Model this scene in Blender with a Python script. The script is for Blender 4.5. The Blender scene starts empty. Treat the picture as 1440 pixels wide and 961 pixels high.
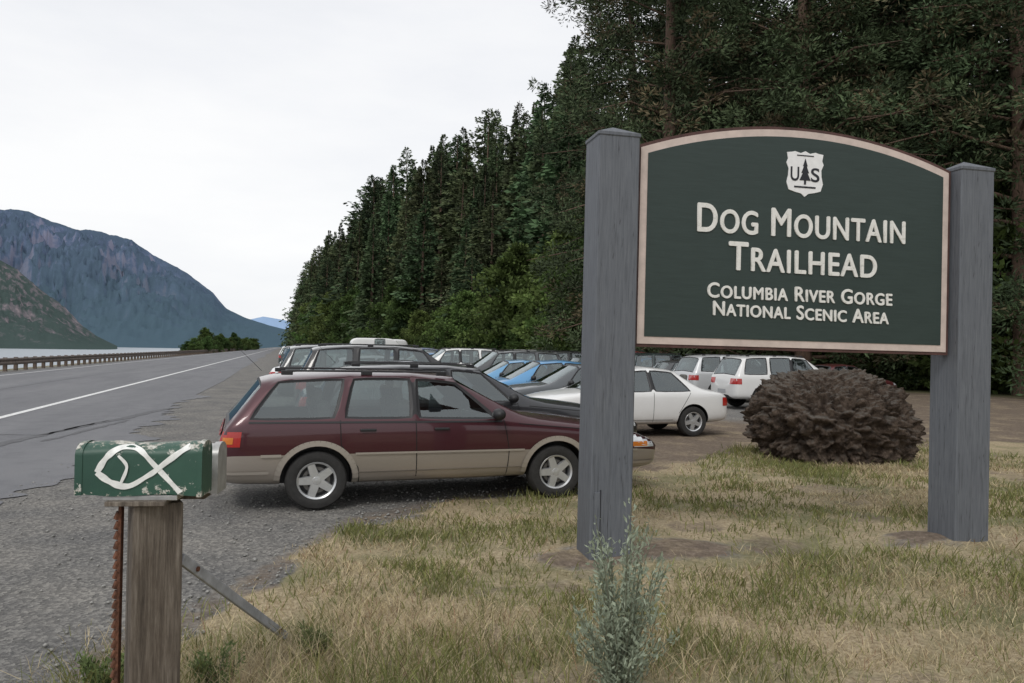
import bpy, bmesh, math, random
import numpy as np
from mathutils import Vector, Matrix, noise as mn
from mathutils.bvhtree import BVHTree
random.seed(7); rng=np.random.default_rng(7)
scene=bpy.context.scene
COL=scene.collection

# ------------------------------------------------------------------ camera
F=1120.0; EYE=1.75
a=math.atan(325/F); rho=math.radians(1.0); p=math.asin((7.5+325*math.sin(rho))/F)
f=Vector((math.sin(a)*math.cos(p),math.cos(a)*math.cos(p),math.sin(p)))
r0=Vector((math.cos(a),-math.sin(a),0)); u0=r0.cross(f)
r=r0*math.cos(rho)+u0*math.sin(rho); up=u0*math.cos(rho)-r0*math.sin(rho)
C=Vector((0,0,EYE))
cd=bpy.data.cameras.new("camera"); cam=bpy.data.objects.new("camera",cd); COL.objects.link(cam)
cd.lens=28; cd.sensor_width=36; cd.clip_end=30000; cd.clip_start=0.05
M=Matrix((r,up,-f)).transposed().to_4x4(); M.translation=C; cam.matrix_world=M
scene.camera=cam
def ray(u,v): return f+r*((u-720)/F)-up*((v-480.5)/F)
def G(u,v,z=0.0):
    d=ray(u,v); t=(z-EYE)/d.z; return C+d*t
def W(u,v,d): return C+ray(u,v)*d
def hor(u): return 488+(u-395)*math.tan(rho)

# ------------------------------------------------------------------ helpers
def new_mat(name):
    m=bpy.data.materials.new(name); m.use_nodes=True
    nt=m.node_tree; b=nt.nodes["Principled BSDF"]; return m,nt,b
def N(nt,t,**k):
    n=nt.nodes.new(t)
    for q,v in k.items(): setattr(n,q,v)
    return n
def ramp(nt,fac,stops):
    n=N(nt,'ShaderNodeValToRGB'); e=n.color_ramp.elements
    while len(e)<len(stops): e.new(0.5)
    for i,(pp,c) in enumerate(stops):
        e[i].position=pp; e[i].color=(*c,1) if len(c)==3 else c
    nt.links.new(fac,n.inputs[0]); return n.outputs[0]
def noise(nt,scale,detail=4,rough=.6,vec=None,coord='Object',mapscale=None):
    n=N(nt,'ShaderNodeTexNoise'); n.inputs['Scale'].default_value=scale
    n.inputs['Detail'].default_value=detail; n.inputs['Roughness'].default_value=rough
    if vec is None:
        tc=N(nt,'ShaderNodeTexCoord'); vec=tc.outputs[coord]
    if mapscale:
        mp=N(nt,'ShaderNodeMapping'); mp.inputs['Scale'].default_value=mapscale
        nt.links.new(vec,mp.inputs[0]); vec=mp.outputs[0]
    nt.links.new(vec,n.inputs['Vector']); return n.outputs[0]
def mix(nt,fac,c1,c2,bt='MIX'):
    n=N(nt,'ShaderNodeMix',data_type='RGBA',blend_type=bt)
    for s,v in ((n.inputs[0],fac),(n.inputs[6],c1),(n.inputs[7],c2)):
        if isinstance(v,(int,float)): s.default_value=v
        elif isinstance(v,tuple): s.default_value=(*v,1)
        else: nt.links.new(v,s)
    return n.outputs[2]
def math_(nt,op,x,y=None,clamp=False):
    n=N(nt,'ShaderNodeMath',operation=op); n.use_clamp=clamp
    for i,v in enumerate((x,y)):
        if v is None: continue
        if isinstance(v,(int,float)): n.inputs[i].default_value=v
        else: nt.links.new(v,n.inputs[i])
    return n.outputs[0]
def bump(nt,b,h,strength=.3,dist=.01):
    n=N(nt,'ShaderNodeBump'); n.inputs['Strength'].default_value=strength
    n.inputs['Distance'].default_value=dist
    nt.links.new(h,n.inputs['Height']); nt.links.new(n.outputs[0],b.inputs['Normal'])
def simple(name,col,rough=.5,metal=0,nscale=None,var=.25,bstr=0,coat=0,mapscale=None):
    m,nt,b=new_mat(name); b.inputs['Roughness'].default_value=rough; b.inputs['Metallic'].default_value=metal
    b.inputs['Coat Weight'].default_value=coat
    if nscale:
        n=noise(nt,nscale,mapscale=mapscale)
        lo=tuple(c*(1-var) for c in col); hi=tuple(min(1,c*(1+var)) for c in col)
        nt.links.new(ramp(nt,n,[(.3,lo),(.7,hi)]),b.inputs['Base Color'])
        if bstr: bump(nt,b,n,bstr)
    else: b.inputs['Base Color'].default_value=(*col,1)
    return m

def qmesh(name,V,Fc,mats=(),col=None,smooth=False,midx=None):
    V=np.asarray(V,dtype=np.float32); Fc=np.asarray(Fc,dtype=np.int32)
    me=bpy.data.meshes.new(name); n,k=Fc.shape
    me.vertices.add(len(V)); me.vertices.foreach_set('co',V.ravel())
    me.loops.add(n*k); me.loops.foreach_set('vertex_index',Fc.ravel())
    me.polygons.add(n); me.polygons.foreach_set('loop_start',np.arange(0,n*k,k,dtype=np.int32))
    if midx is not None: me.polygons.foreach_set('material_index',np.asarray(midx,dtype=np.int32))
    if smooth: me.polygons.foreach_set('use_smooth',np.ones(n,dtype=bool))
    me.update(calc_edges=True)
    if col is not None:
        at=me.color_attributes.new('Col','FLOAT_COLOR','POINT')
        c=np.ones((len(V),4),dtype=np.float32); c[:,:3]=col; at.data.foreach_set('color',c.ravel())
    for m in mats: me.materials.append(m)
    return me
def obj(name,me,parent=None,loc=None):
    o=bpy.data.objects.new(name,me); COL.objects.link(o)
    if parent: o.parent=parent
    if loc is not None: o.location=loc
    return o
def empty(name,loc=(0,0,0)):
    o=bpy.data.objects.new(name,None); COL.objects.link(o); o.location=loc; o.empty_display_size=.2; return o

class MB:
    def __init__(s): s.bm=bmesh.new()
    def box(s,c,sz,mat=0,bev=.0,rot=None,seg=2,taper=None):
        g=bmesh.ops.create_cube(s.bm,size=1); vs=g['verts']
        for v in vs:
            x,y,z=v.co; 
            if taper and z>0: x*=taper[0]; y*=taper[1]
            v.co=Vector((x*sz[0],y*sz[1],z*sz[2]))
        fs=list({q for v in vs for q in v.link_faces})
        for q in fs: q.material_index=mat
        if bev:
            es=list({e for v in vs for e in v.link_edges})
            rr=bmesh.ops.bevel(s.bm,geom=es,offset=bev,segments=seg,affect='EDGES',profile=.5)
            vs=list({v for q in rr['faces'] for v in q.verts}|{v for v in vs if v.is_valid})
            for q in rr['faces']: q.material_index=mat
        T=Matrix.Translation(c)
        if rot is not None: T=T@rot
        bmesh.ops.transform(s.bm,matrix=T,verts=vs); return vs
    def cyl(s,p0,p1,r0,r1=None,mat=0,seg=12):
        p0=Vector(p0); p1=Vector(p1); d=p1-p0; r1=r0 if r1 is None else r1
        g=bmesh.ops.create_cone(s.bm,cap_ends=True,segments=seg,radius1=r0,radius2=r1,depth=d.length)
        q=d.to_track_quat('Z','Y').to_matrix().to_4x4(); q.translation=(p0+p1)/2
        bmesh.ops.transform(s.bm,matrix=q,verts=g['verts'])
        for x in {q for v in g['verts'] for q in v.link_faces}: x.material_index=mat
    def sph(s,c,sz,mat=0,seg=14):
        g=bmesh.ops.create_uvsphere(s.bm,u_segments=seg,v_segments=seg//2+2,radius=1)
        for v in g['verts']: v.co=Vector((v.co.x*sz[0]+c[0],v.co.y*sz[1]+c[1],v.co.z*sz[2]+c[2]))
        for x in {q for v in g['verts'] for q in v.link_faces}: x.material_index=mat; x.smooth=True
    def quad(s,pts,mat=0):
        q=s.bm.faces.new([s.bm.verts.new(t) for t in pts]); q.material_index=mat; return q
    def prism(s,poly,y0,y1,mat=0):
        A=[s.bm.verts.new((x,y0,z)) for x,z in poly]; B=[s.bm.verts.new((x,y1,z)) for x,z in poly]
        n=len(poly); fs=[s.bm.faces.new(A),s.bm.faces.new(B[::-1])]
        for i in range(n): fs.append(s.bm.faces.new((A[i],B[i],B[(i+1)%n],A[(i+1)%n])))
        for q in fs: q.material_index=mat
    def done(s,name,mats,smooth=None):
        bmesh.ops.recalc_face_normals(s.bm,faces=s.bm.faces)
        me=bpy.data.meshes.new(name); s.bm.to_mesh(me); s.bm.free()
        for m in mats: me.materials.append(m)
        if smooth:
            for q in me.polygons: q.use_smooth=True
            me.set_sharp_from_angle(angle=math.radians(smooth))
        return me

_tab=rng.random((256,256))
def vn(x,y,s,seed=0):
    x=np.asarray(x)/s+seed*17.3; y=np.asarray(y)/s+seed*9.1
    xi=np.floor(x).astype(int); yi=np.floor(y).astype(int); fx=x-xi; fy=y-yi
    fx=fx*fx*(3-2*fx); fy=fy*fy*(3-2*fy)
    t=lambda i,j:_tab[i%256,j%256]
    return (t(xi,yi)*(1-fx)+t(xi+1,yi)*fx)*(1-fy)+(t(xi,yi+1)*(1-fx)+t(xi+1,yi+1)*fx)*fy
def fb(x,y,s,seed=0): return .5*vn(x,y,s,seed)+.3*vn(x,y,s*.45,seed+1)+.2*vn(x,y,s*.2,seed+2)
def sst(x): x=np.clip(x,0,1); return x*x*(3-2*x)

# ------------------------------------------------------------------ world / light
w=bpy.data.worlds.new("World"); scene.world=w; w.use_nodes=True; nt=w.node_tree
bg=nt.nodes['Background']; bg.inputs['Strength'].default_value=.1
sky=N(nt,'ShaderNodeTexSky',sky_type='NISHITA'); sky.sun_disc=False
SE,SR=math.radians(48),math.radians(215)
sky.sun_elevation=SE; sky.sun_rotation=SR
tc=N(nt,'ShaderNodeTexCoord')
n1=noise(nt,1.7,6,.55,vec=tc.outputs['Generated'],mapscale=(1,1,3.4))
cl=ramp(nt,n1,[(.3,(8.5,8.7,9.1)),(.48,(9.4,9.5,9.75)),(.68,(10.3,10.3,10.3))])
nt.links.new(mix(nt,.94,sky.outputs[0],cl),bg.inputs['Color'])
sd=bpy.data.lights.new("sun",'SUN'); sd.energy=1.15; sd.angle=math.radians(16); sd.color=(1,.97,.92)
so=bpy.data.objects.new("sun",sd); COL.objects.link(so)
sdir=Vector((math.sin(SR)*math.cos(SE),math.cos(SR)*math.cos(SE),math.sin(SE)))
so.rotation_euler=sdir.to_track_quat('Z','Y').to_euler(); so.location=(0,0,50)
scene.view_settings.view_transform='Standard'; scene.view_settings.look='None'; scene.view_settings.exposure=0

# ------------------------------------------------------------------ terrain
bx=np.array([-1.6,-1.3,-1.0,-.5,-.1,.7,1.9,3,5,7,10,14,20,40]); by=np.array([-30,2.5,4.5,5.2,6.1,7.8,8.75,9.3,10.6,12,13,13.2,13,13])
Lp=G(848,782); Rp=G(1346,762)
def grassmask(X,Y):
    yb=np.interp(X,bx,by)+(fb(X,Y,1.1,3)-.5)*1.9
    g=sst((yb-Y)/.6+.5)
    g=g*sst((X+1.45+(fb(X,Y,.6,8)-.5)*.6)/.4)
    return g
def postdirt(X,Y):
    d=np.exp(-(((X-Lp.x-.3)/1.0)**2+((Y-Lp.y+.02)/.40)**2)**1.3)+.9*np.exp(-(((X-Rp.x+.3)/.7)**2+((Y-Rp.y)/.33)**2)**1.3)
    return np.clip(d*2.6*(fb(X,Y,.45,33)-.08),0,1)
EX=np.array([-50,20,35,60,110,200,370,600,2000]); EXx=np.array([46,44,36,29,27,21,15.5,13.5,13])
def xedge(Y): return np.interp(Y,EX,EXx)
def terrain(X,Y):
    X=np.asarray(X,float);Y=np.asarray(Y,float)
    z=-sst((-17-X)/13)*11
    h=np.clip(X-xedge(Y)-6,0,None)
    z=z+90*np.tanh(h*.38/90)
    gm=grassmask(X,Y)*(X<16)
    z=z+gm*((fb(X,Y,1.6,5)-.45)*.13)+postdirt(X,Y)*.04
    return z
def geo(a0,b0,n): return np.sign(a0)*np.geomspace(abs(a0),abs(b0),n)
xs=np.concatenate([geo(-6000,-20.5,40),np.arange(-20,-3,.5),np.arange(-3,14,.1),np.arange(14,44,.6),geo(45,6000,45)])
ys=np.concatenate([geo(-400,-3,14),np.arange(-2,2,.5),np.arange(2,16,.1),np.arange(16,60,.6),geo(61,9000,60)])
XX,YY=np.meshgrid(xs,ys); ZZ=terrain(XX,YY)
nx,ny=len(xs),len(ys)
idx=np.arange(nx*ny).reshape(ny,nx)
Fq=np.stack([idx[:-1,:-1],idx[:-1,1:],idx[1:,1:],idx[1:,:-1]],-1).reshape(-1,4)
gm=grassmask(XX,YY)
far=sst((XX-xedge(YY)+9)/5)
bank=sst((-15.8-XX)/1)
pdm=postdirt(XX,YY)
dirt=sst((XX-3.5)/2)*sst((YY-np.interp(XX,bx,by)+1.2)/1.2)*(1-sst((YY-17-(fb(XX,YY,3,4)-.5)*5)/3))
dirt=np.maximum(dirt,sst((XX-14)/6)*.8*(1-sst((YY-40)/20)))
dirt=np.maximum(dirt,pdm)
dirt=np.maximum(dirt,.55*np.exp(-((YY-np.interp(XX,bx,by)-.3)/.5)**2)*(XX>-1.3)*(XX<4))
bald=sst((fb(XX,YY,.9,41)-.58)/.12)*.85
cols=np.stack([np.maximum.reduce([gm*(1-pdm)*(1-bald*.6),far,bank*.9]),np.maximum(dirt,bald*gm),np.maximum(far,bank*.5)],-1).reshape(-1,3)
m_ground,nt,b=new_mat("ground_dry_grass_gravel")
at=N(nt,'ShaderNodeAttribute',attribute_name='Col'); sp=N(nt,'ShaderNodeSeparateColor'); nt.links.new(at.outputs['Color'],sp.inputs[0])
nf=noise(nt,5,6,.7); nb=noise(nt,.9,4,.6); ns=noise(nt,70,3,.7)
vo=N(nt,'ShaderNodeTexVoronoi'); vo.inputs['Scale'].default_value=38; tcc=N(nt,'ShaderNodeTexCoord'); nt.links.new(tcc.outputs['Object'],vo.inputs['Vector'])
grav=ramp(nt,ns,[(.3,(.10,.098,.096)),(.5,(.19,.186,.18)),(.72,(.33,.32,.30))])
stone=ramp(nt,vo.outputs['Color'],[(.2,(.11,.11,.108)),(.5,(.20,.196,.19)),(.85,(.40,.39,.365))])
grav=mix(nt,.55,grav,stone)
grav=mix(nt,.75,grav,ramp(nt,nb,[(.33,(.6,.6,.61)),(.7,(1.05,1.01,.95))]),'MULTIPLY')
straw=ramp(nt,noise(nt,28,5,.75),[(.3,(.18,.14,.085)),(.5,(.37,.30,.195)),(.72,(.54,.45,.315))])
green=ramp(nt,noise(nt,40,4,.7),[(.3,(.08,.09,.04)),(.7,(.20,.205,.10))])
gfac=ramp(nt,noise(nt,.75,5,.65),[(.45,(0,0,0)),(.62,(.8,.8,.8))])
grass=mix(nt,gfac,straw,green)
dcol=ramp(nt,noise(nt,14,6,.7),[(.3,(.095,.073,.056)),(.55,(.185,.145,.112)),(.75,(.32,.26,.20))])
dcol=mix(nt,ramp(nt,noise(nt,1.1,5,.7),[(.5,(0,0,0)),(.65,(.6,.6,.6))]),dcol,straw)
def mask(ch,amt=.7):
    s=math_(nt,'ADD',ch,math_(nt,'MULTIPLY',math_(nt,'SUBTRACT',nf,.5),amt))
    return ramp(nt,s,[(.33,(0,0,0)),(.67,(1,1,1))])
c=mix(nt,mask(sp.outputs[1]),grav,dcol); c=mix(nt,mask(sp.outputs[0]),c,grass)
c=mix(nt,sp.outputs[2],c,ramp(nt,nf,[(.3,(.03,.04,.015)),(.7,(.12,.12,.06))]))
nt.links.new(c,b.inputs['Base Color']); b.inputs['Roughness'].default_value=.95; b.inputs['Specular IOR Level'].default_value=.2
bump(nt,b,math_(nt,'ADD',ns,vo.outputs['Distance']),.8,.015)
obj("ground",qmesh("ground",np.stack([XX,YY,ZZ],-1).reshape(-1,3),Fq,[m_ground],cols,True))

# road sheet
m_road,nt,b=new_mat("worn_asphalt")
n1=noise(nt,95,3,.7); n2=noise(nt,.35,5,.6,mapscale=(2.2,.35,1)); n3=noise(nt,2.2,6,.7)
c=ramp(nt,n1,[(.3,(.105,.107,.115)),(.5,(.165,.168,.178)),(.72,(.28,.28,.29))])
c=mix(nt,.8,c,ramp(nt,n2,[(.3,(.76,.76,.78)),(.7,(1.12,1.11,1.1))]),'MULTIPLY')
c=mix(nt,.6,c,ramp(nt,n3,[(.32,(.75,.75,.76)),(.5,(1,1,1)),(.7,(1.08,1.07,1.05))]),'MULTIPLY')
nt.links.new(c,b.inputs['Base Color']); b.inputs['Roughness'].default_value=.85; b.inputs['Specular IOR Level'].default_value=.3; bump(nt,b,n1,.5,.006)
yr=np.concatenate([np.arange(-60,0,4),np.arange(0,30,.1),np.arange(30,1500,12)])
xr=-2.7+(fb(yr,yr*0,1.4,2)-.5)*1.8+(fb(yr,yr*0+4,.25,2)-.5)*.4
V=[];Fr=[]
for i,y in enumerate(yr):
    V+=[(-14.9,y,.01),(xr[i],y,.01)]
    if i: Fr.append((2*i-2,2*i-1,2*i+1,2*i))
obj("road",qmesh("road",V,Fr,[m_road]))
m_line,nt,b=new_mat("worn_white_paint")
nn=noise(nt,22,5,.75); nt.links.new(ramp(nt,nn,[(.36,(.25,.25,.25)),(.45,(.68,.68,.67)),(.7,(.82,.82,.81))]),b.inputs['Base Color']); b.inputs['Roughness'].default_value=.7
def strip(path,wd,z):
    V=[];Fr=[]
    for i,(x,y) in enumerate(path):
        j=min(i+1,len(path)-1); k=max(i-1,0); dx,dy=path[j][0]-path[k][0],path[j][1]-path[k][1]; l=math.hypot(dx,dy) or 1
        ww=wd if not callable(wd) else wd(i)
        V+=[(x-dy/l*ww/2,y+dx/l*ww/2,z),(x+dy/l*ww/2,y-dx/l*ww/2,z)]
        if i: Fr.append((2*i-2,2*i-1,2*i+1,2*i))
    return V,Fr
V,Fr=strip([(-6.15,y) for y in np.arange(-60,1400,10)],.19,.016); obj("road_edge_line",qmesh("line",V,Fr,[m_line]))
V,Fr=strip([(-13.9,y) for y in np.arange(-60,1400,10)],.12,.016); obj("road_edge_line.001",qmesh("line2",V,Fr,[m_line]))
m_tar=simple("tar_crack_seal",(.095,.096,.102),.8,nscale=12,var=.35)
def crack(pts,wd,n=60,sd=1):
    P=[]; 
    for i in range(n):
        t=i/(n-1)*(len(pts)-1); k=min(int(t),len(pts)-2); q=t-k
        P.append((pts[k][0]*(1-q)+pts[k+1][0]*q+float(fb(t*3,sd,.7,sd)-.5)*.25,pts[k][1]*(1-q)+pts[k+1][1]*q))
    V,Fr=strip(P,lambda i:wd*(.3+1.3*float(vn(i,sd,3,sd))),.015); return V,Fr
allV=[];allF=[]
def g2(u,v): q=G(u,v); return (q.x,q.y)
for pts,wd,sd in [([g2(-60,640),g2(120,600),g2(240,575)],.20,1),([g2(-40,612),g2(60,613),g2(150,592)],.08,2),([(-10,20),(-9.7,60),(-10,120)],.06,4),([g2(60,622),g2(180,592)],.10,7)]:
    V,Fr=crack(pts,wd,60,sd); o=len(allV); allV+=V; allF+=[tuple(i+o for i in q) for q in Fr]
obj("road_crack_seal",qmesh("seal",allV,allF,[m_tar]))

# river
m_w,nt,b=new_mat("river_water"); b.inputs['Base Color'].default_value=(.30,.34,.38,1); b.inputs['Roughness'].default_value=.3
bump(nt,b,noise(nt,.12,4,.6,mapscale=(1,.4,1)),.25,.6)
obj("river",qmesh("river",[(-24,-400,-8),(-24,7500,-8),(-5000,7500,-8),(-5000,-400,-8)],[(0,1,2,3)],[m_w]))

# mountains
def ridge(name,pts,D,depth,mat,rough,seed,nu=420,nt_=90):
    us=np.array([q[0] for q in pts],float); vs=np.array([q[1] for q in pts],float)
    U=np.linspace(us[0],us[-1],nu); Vv=np.interp(U,us,vs)
    V=[]
    for i,(uu,vv) in enumerate(zip(U,Vv)):
        d=ray(uu,vv); hd=math.hypot(d.x,d.y); dx,dy=d.x/hd,d.y/hd; hr=EYE+D*d.z/hd
        for j in range(nt_):
            t=j/(nt_-1)
            dist=D-depth*(1-t/.7) if t<.7 else D+depth*(t-.7)
            s=t/.7 if t<.7 else 1-(t-.7)/.3*.8
            px,py=dx*dist,dy*dist
            n=mn.fractal(Vector((px/ (depth*.35)+seed,py/(depth*.35),seed)),1,2,6)
            rg=abs(mn.fractal(Vector((px/(depth*.17)+seed,py/(depth*.17),seed+4)),.7,2.1,7))
            env=math.sin(min(s,1)*math.pi*.87)
            z=-10+(hr+10)*(s**1.0)+ (n*.22+.08-rg*.5)*rough*hr*env*(1 if t<.68 else .25)
            V.append((px,py,z))
    I=np.arange(nu*nt_).reshape(nu,nt_)
    Fr=np.stack([I[:-1,:-1],I[1:,:-1],I[1:,1:],I[:-1,1:]],-1).reshape(-1,4)
    return obj(name,qmesh(name,V,Fr,[mat],None,True))
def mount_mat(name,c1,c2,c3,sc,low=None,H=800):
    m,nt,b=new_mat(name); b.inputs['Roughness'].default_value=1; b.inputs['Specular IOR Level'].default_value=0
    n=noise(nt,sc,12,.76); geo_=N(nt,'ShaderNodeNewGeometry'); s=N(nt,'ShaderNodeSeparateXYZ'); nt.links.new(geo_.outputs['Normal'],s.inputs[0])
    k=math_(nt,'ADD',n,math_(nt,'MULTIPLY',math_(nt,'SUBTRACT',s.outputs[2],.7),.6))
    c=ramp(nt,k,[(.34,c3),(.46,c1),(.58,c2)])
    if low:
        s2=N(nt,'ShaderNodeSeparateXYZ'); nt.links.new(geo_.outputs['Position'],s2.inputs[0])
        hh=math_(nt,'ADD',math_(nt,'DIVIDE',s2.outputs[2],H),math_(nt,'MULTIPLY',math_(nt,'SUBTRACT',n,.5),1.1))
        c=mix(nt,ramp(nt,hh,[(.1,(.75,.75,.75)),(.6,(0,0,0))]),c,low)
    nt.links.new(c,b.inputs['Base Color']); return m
mm1=mount_mat("forested_mountain_painted_haze",(.105,.14,.22),(.072,.104,.15),(.22,.225,.305),.006,(.068,.110,.135))  # forest colours shifted to blue: aerial haze painted into the albedo
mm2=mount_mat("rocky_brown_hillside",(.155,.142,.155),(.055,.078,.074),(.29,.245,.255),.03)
mm3=mount_mat("distant_hills_painted_haze",(.30,.42,.60),(.27,.38,.55),(.34,.45,.62),.002)  # pale blue is distance haze put into the base colour
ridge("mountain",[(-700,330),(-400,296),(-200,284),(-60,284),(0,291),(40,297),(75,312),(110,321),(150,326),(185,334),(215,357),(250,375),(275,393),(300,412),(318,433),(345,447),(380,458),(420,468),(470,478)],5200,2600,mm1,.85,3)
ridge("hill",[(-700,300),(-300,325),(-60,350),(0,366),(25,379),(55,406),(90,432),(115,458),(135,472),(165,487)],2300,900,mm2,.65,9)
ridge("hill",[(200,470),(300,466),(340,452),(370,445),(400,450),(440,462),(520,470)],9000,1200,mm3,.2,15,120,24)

# ------------------------------------------------------------------ foliage
def leaf_mat(name,tint=(1,1,1),var=.35,trans=.25):
    m,nt,b=new_mat(name); at=N(nt,'ShaderNodeAttribute',attribute_name='Col')
    oi=N(nt,'ShaderNodeObjectInfo')
    v=math_(nt,'ADD',math_(nt,'MULTIPLY',oi.outputs['Random'],var*2),1-var)
    v2=math_(nt,'FRACT',math_(nt,'MULTIPLY',oi.outputs['Random'],17.3))
    cc=N(nt,'ShaderNodeCombineColor'); nt.links.new(math_(nt,'MULTIPLY',v,math_(nt,'ADD',math_(nt,'MULTIPLY',v2,var*.9),1-var*.45)),cc.inputs[0]); nt.links.new(v,cc.inputs[1]); nt.links.new(math_(nt,'MULTIPLY',v,.95),cc.inputs[2])
    c=mix(nt,1.0,at.outputs['Color'],cc.outputs[0],'MULTIPLY'); c=mix(nt,1.0,c,tint,'MULTIPLY')
    nt.links.new(c,b.inputs['Base Color']); b.inputs['Roughness'].default_value=.8; b.inputs['Specular IOR Level'].default_value=.2
    if trans:
        tr=N(nt,'ShaderNodeBsdfTranslucent'); nt.links.new(c,tr.inputs['Color'])
        ms=N(nt,'ShaderNodeMixShader'); ms.inputs[0].default_value=trans
        nt.links.new(b.outputs[0],ms.inputs[1]); nt.links.new(tr.outputs[0],ms.inputs[2])
        nt.links.new(ms.outputs[0],nt.nodes['Material Output'].inputs['Surface'])
    return m
m_fir=leaf_mat("conifer_needles",trans=0,tint=(.94,.92,.86),var=.42); m_leaf=leaf_mat("broadleaf_foliage",trans=.2); m_pine=leaf_mat("pine_needles",var=.22,trans=0,tint=(.92,.92,.92)); m_bark=simple("bark",(.13,.085,.06),.9,nscale=6,var=.5,bstr=.6,mapscale=(3,3,.5))
def unit(v): return v/np.maximum(np.linalg.norm(v,axis=-1,keepdims=True),1e-6)
def leaves(P,D,L,Wd,g=rng):
    n=len(P); D=unit(D); R=unit(np.cross(D,unit(g.normal(size=(n,3)))))
    L=np.broadcast_to(L,(n,))[:,None]; Wd=np.broadcast_to(Wd,(n,))[:,None]
    V=np.stack([P,P+D*L*.55+R*Wd,P+D*L,P+D*L*.5-R*Wd],1).reshape(-1,3)
    return V,np.arange(n*4).reshape(n,4)
def tube(path,rad,seg=7):
    V=[];Fr=[]
    for i,(pt,rr) in enumerate(zip(path,rad)):
        pt=np.array(pt,float); j=min(i+1,len(path)-1);k=max(i-1,0); t=unit(np.array(path[j],float)-np.array(path[k],float))
        a1=unit(np.cross(t,[.31,.92,.2])); b1=np.cross(t,a1)
        for s in range(seg):
            an=2*math.pi*s/seg; V.append(pt+(a1*math.cos(an)+b1*math.sin(an))*rr)
        if i:
            for s in range(seg):
                Fr.append(((i-1)*seg+s,(i-1)*seg+(s+1)%seg,i*seg+(s+1)%seg,i*seg+s))
    return np.array(V),np.array(Fr)
def combine(parts,mats,name):
    Vs=[];Fs=[];Cs=[];Ms=[];o=0
    for V,Fr,c,mi in parts:
        Vs.append(V);Fs.append(Fr+o);Cs.append(np.broadcast_to(c,V.shape));Ms.append(np.full(len(Fr),mi));o+=len(V)
    return qmesh(name,np.concatenate(Vs),np.concatenate(Fs),mats,np.concatenate(Cs),False,np.concatenate(Ms))
def fir(seed,H=30,R=4.6,nb=330,nl=20,base=.05,pw=.95):
    g=np.random.default_rng(seed); parts=[]
    tv,tf=tube([(0,0,-1),(0,0,H*.3),(g.normal()*.1,0,H*.7),(0,0,H)],[.45,.36,.16,.015]); parts.append((tv,tf,np.array([.1,.07,.05]),1))
    t=np.sort(g.random(nb)**.95)*(1-base)+base; ang=g.random(nb)*6.283
    irr=.45+1.1*vn(t*11,ang*.9,1,seed)
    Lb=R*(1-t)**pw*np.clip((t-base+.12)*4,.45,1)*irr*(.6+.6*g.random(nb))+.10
    P=[];D=[];Cc=[];S=[]
    for i in range(nb):
        s=.12+.88*g.random(nl)**.7; L=Lb[i]; da=np.array([math.cos(ang[i]),math.sin(ang[i])])
        droop=.12+.35*(1-t[i]); lat=(g.random(nl)-.5)*.55*L*(1.1-s)+g.normal(size=nl)*.06*(1.3-t[i])
        x=da[0]*L*s-da[1]*lat; y=da[1]*L*s+da[0]*lat
        z=t[i]*H+ .25*L*s*(t[i]) -droop*L*s**2 -np.abs(lat)*.3+g.normal(size=nl)*.12
        P.append(np.stack([x,y,z],1)); dd=np.stack([da[0]-da[1]*np.sign(lat)*.7,da[1]+da[0]*np.sign(lat)*.7,-.35+t[i]*.5+g.normal(size=nl)*.25],1); D.append(dd+g.normal(size=(nl,3))*.25)
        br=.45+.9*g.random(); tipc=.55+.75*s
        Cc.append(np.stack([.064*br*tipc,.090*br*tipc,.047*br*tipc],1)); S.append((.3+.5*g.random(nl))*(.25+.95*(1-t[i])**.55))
    P=np.concatenate(P);D=np.concatenate(D);Cc=np.concatenate(Cc);S=np.concatenate(S)
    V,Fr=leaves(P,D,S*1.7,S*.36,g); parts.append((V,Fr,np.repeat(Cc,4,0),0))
    return combine(parts,[m_fir,m_bark],"fir_%d"%seed)
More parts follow.
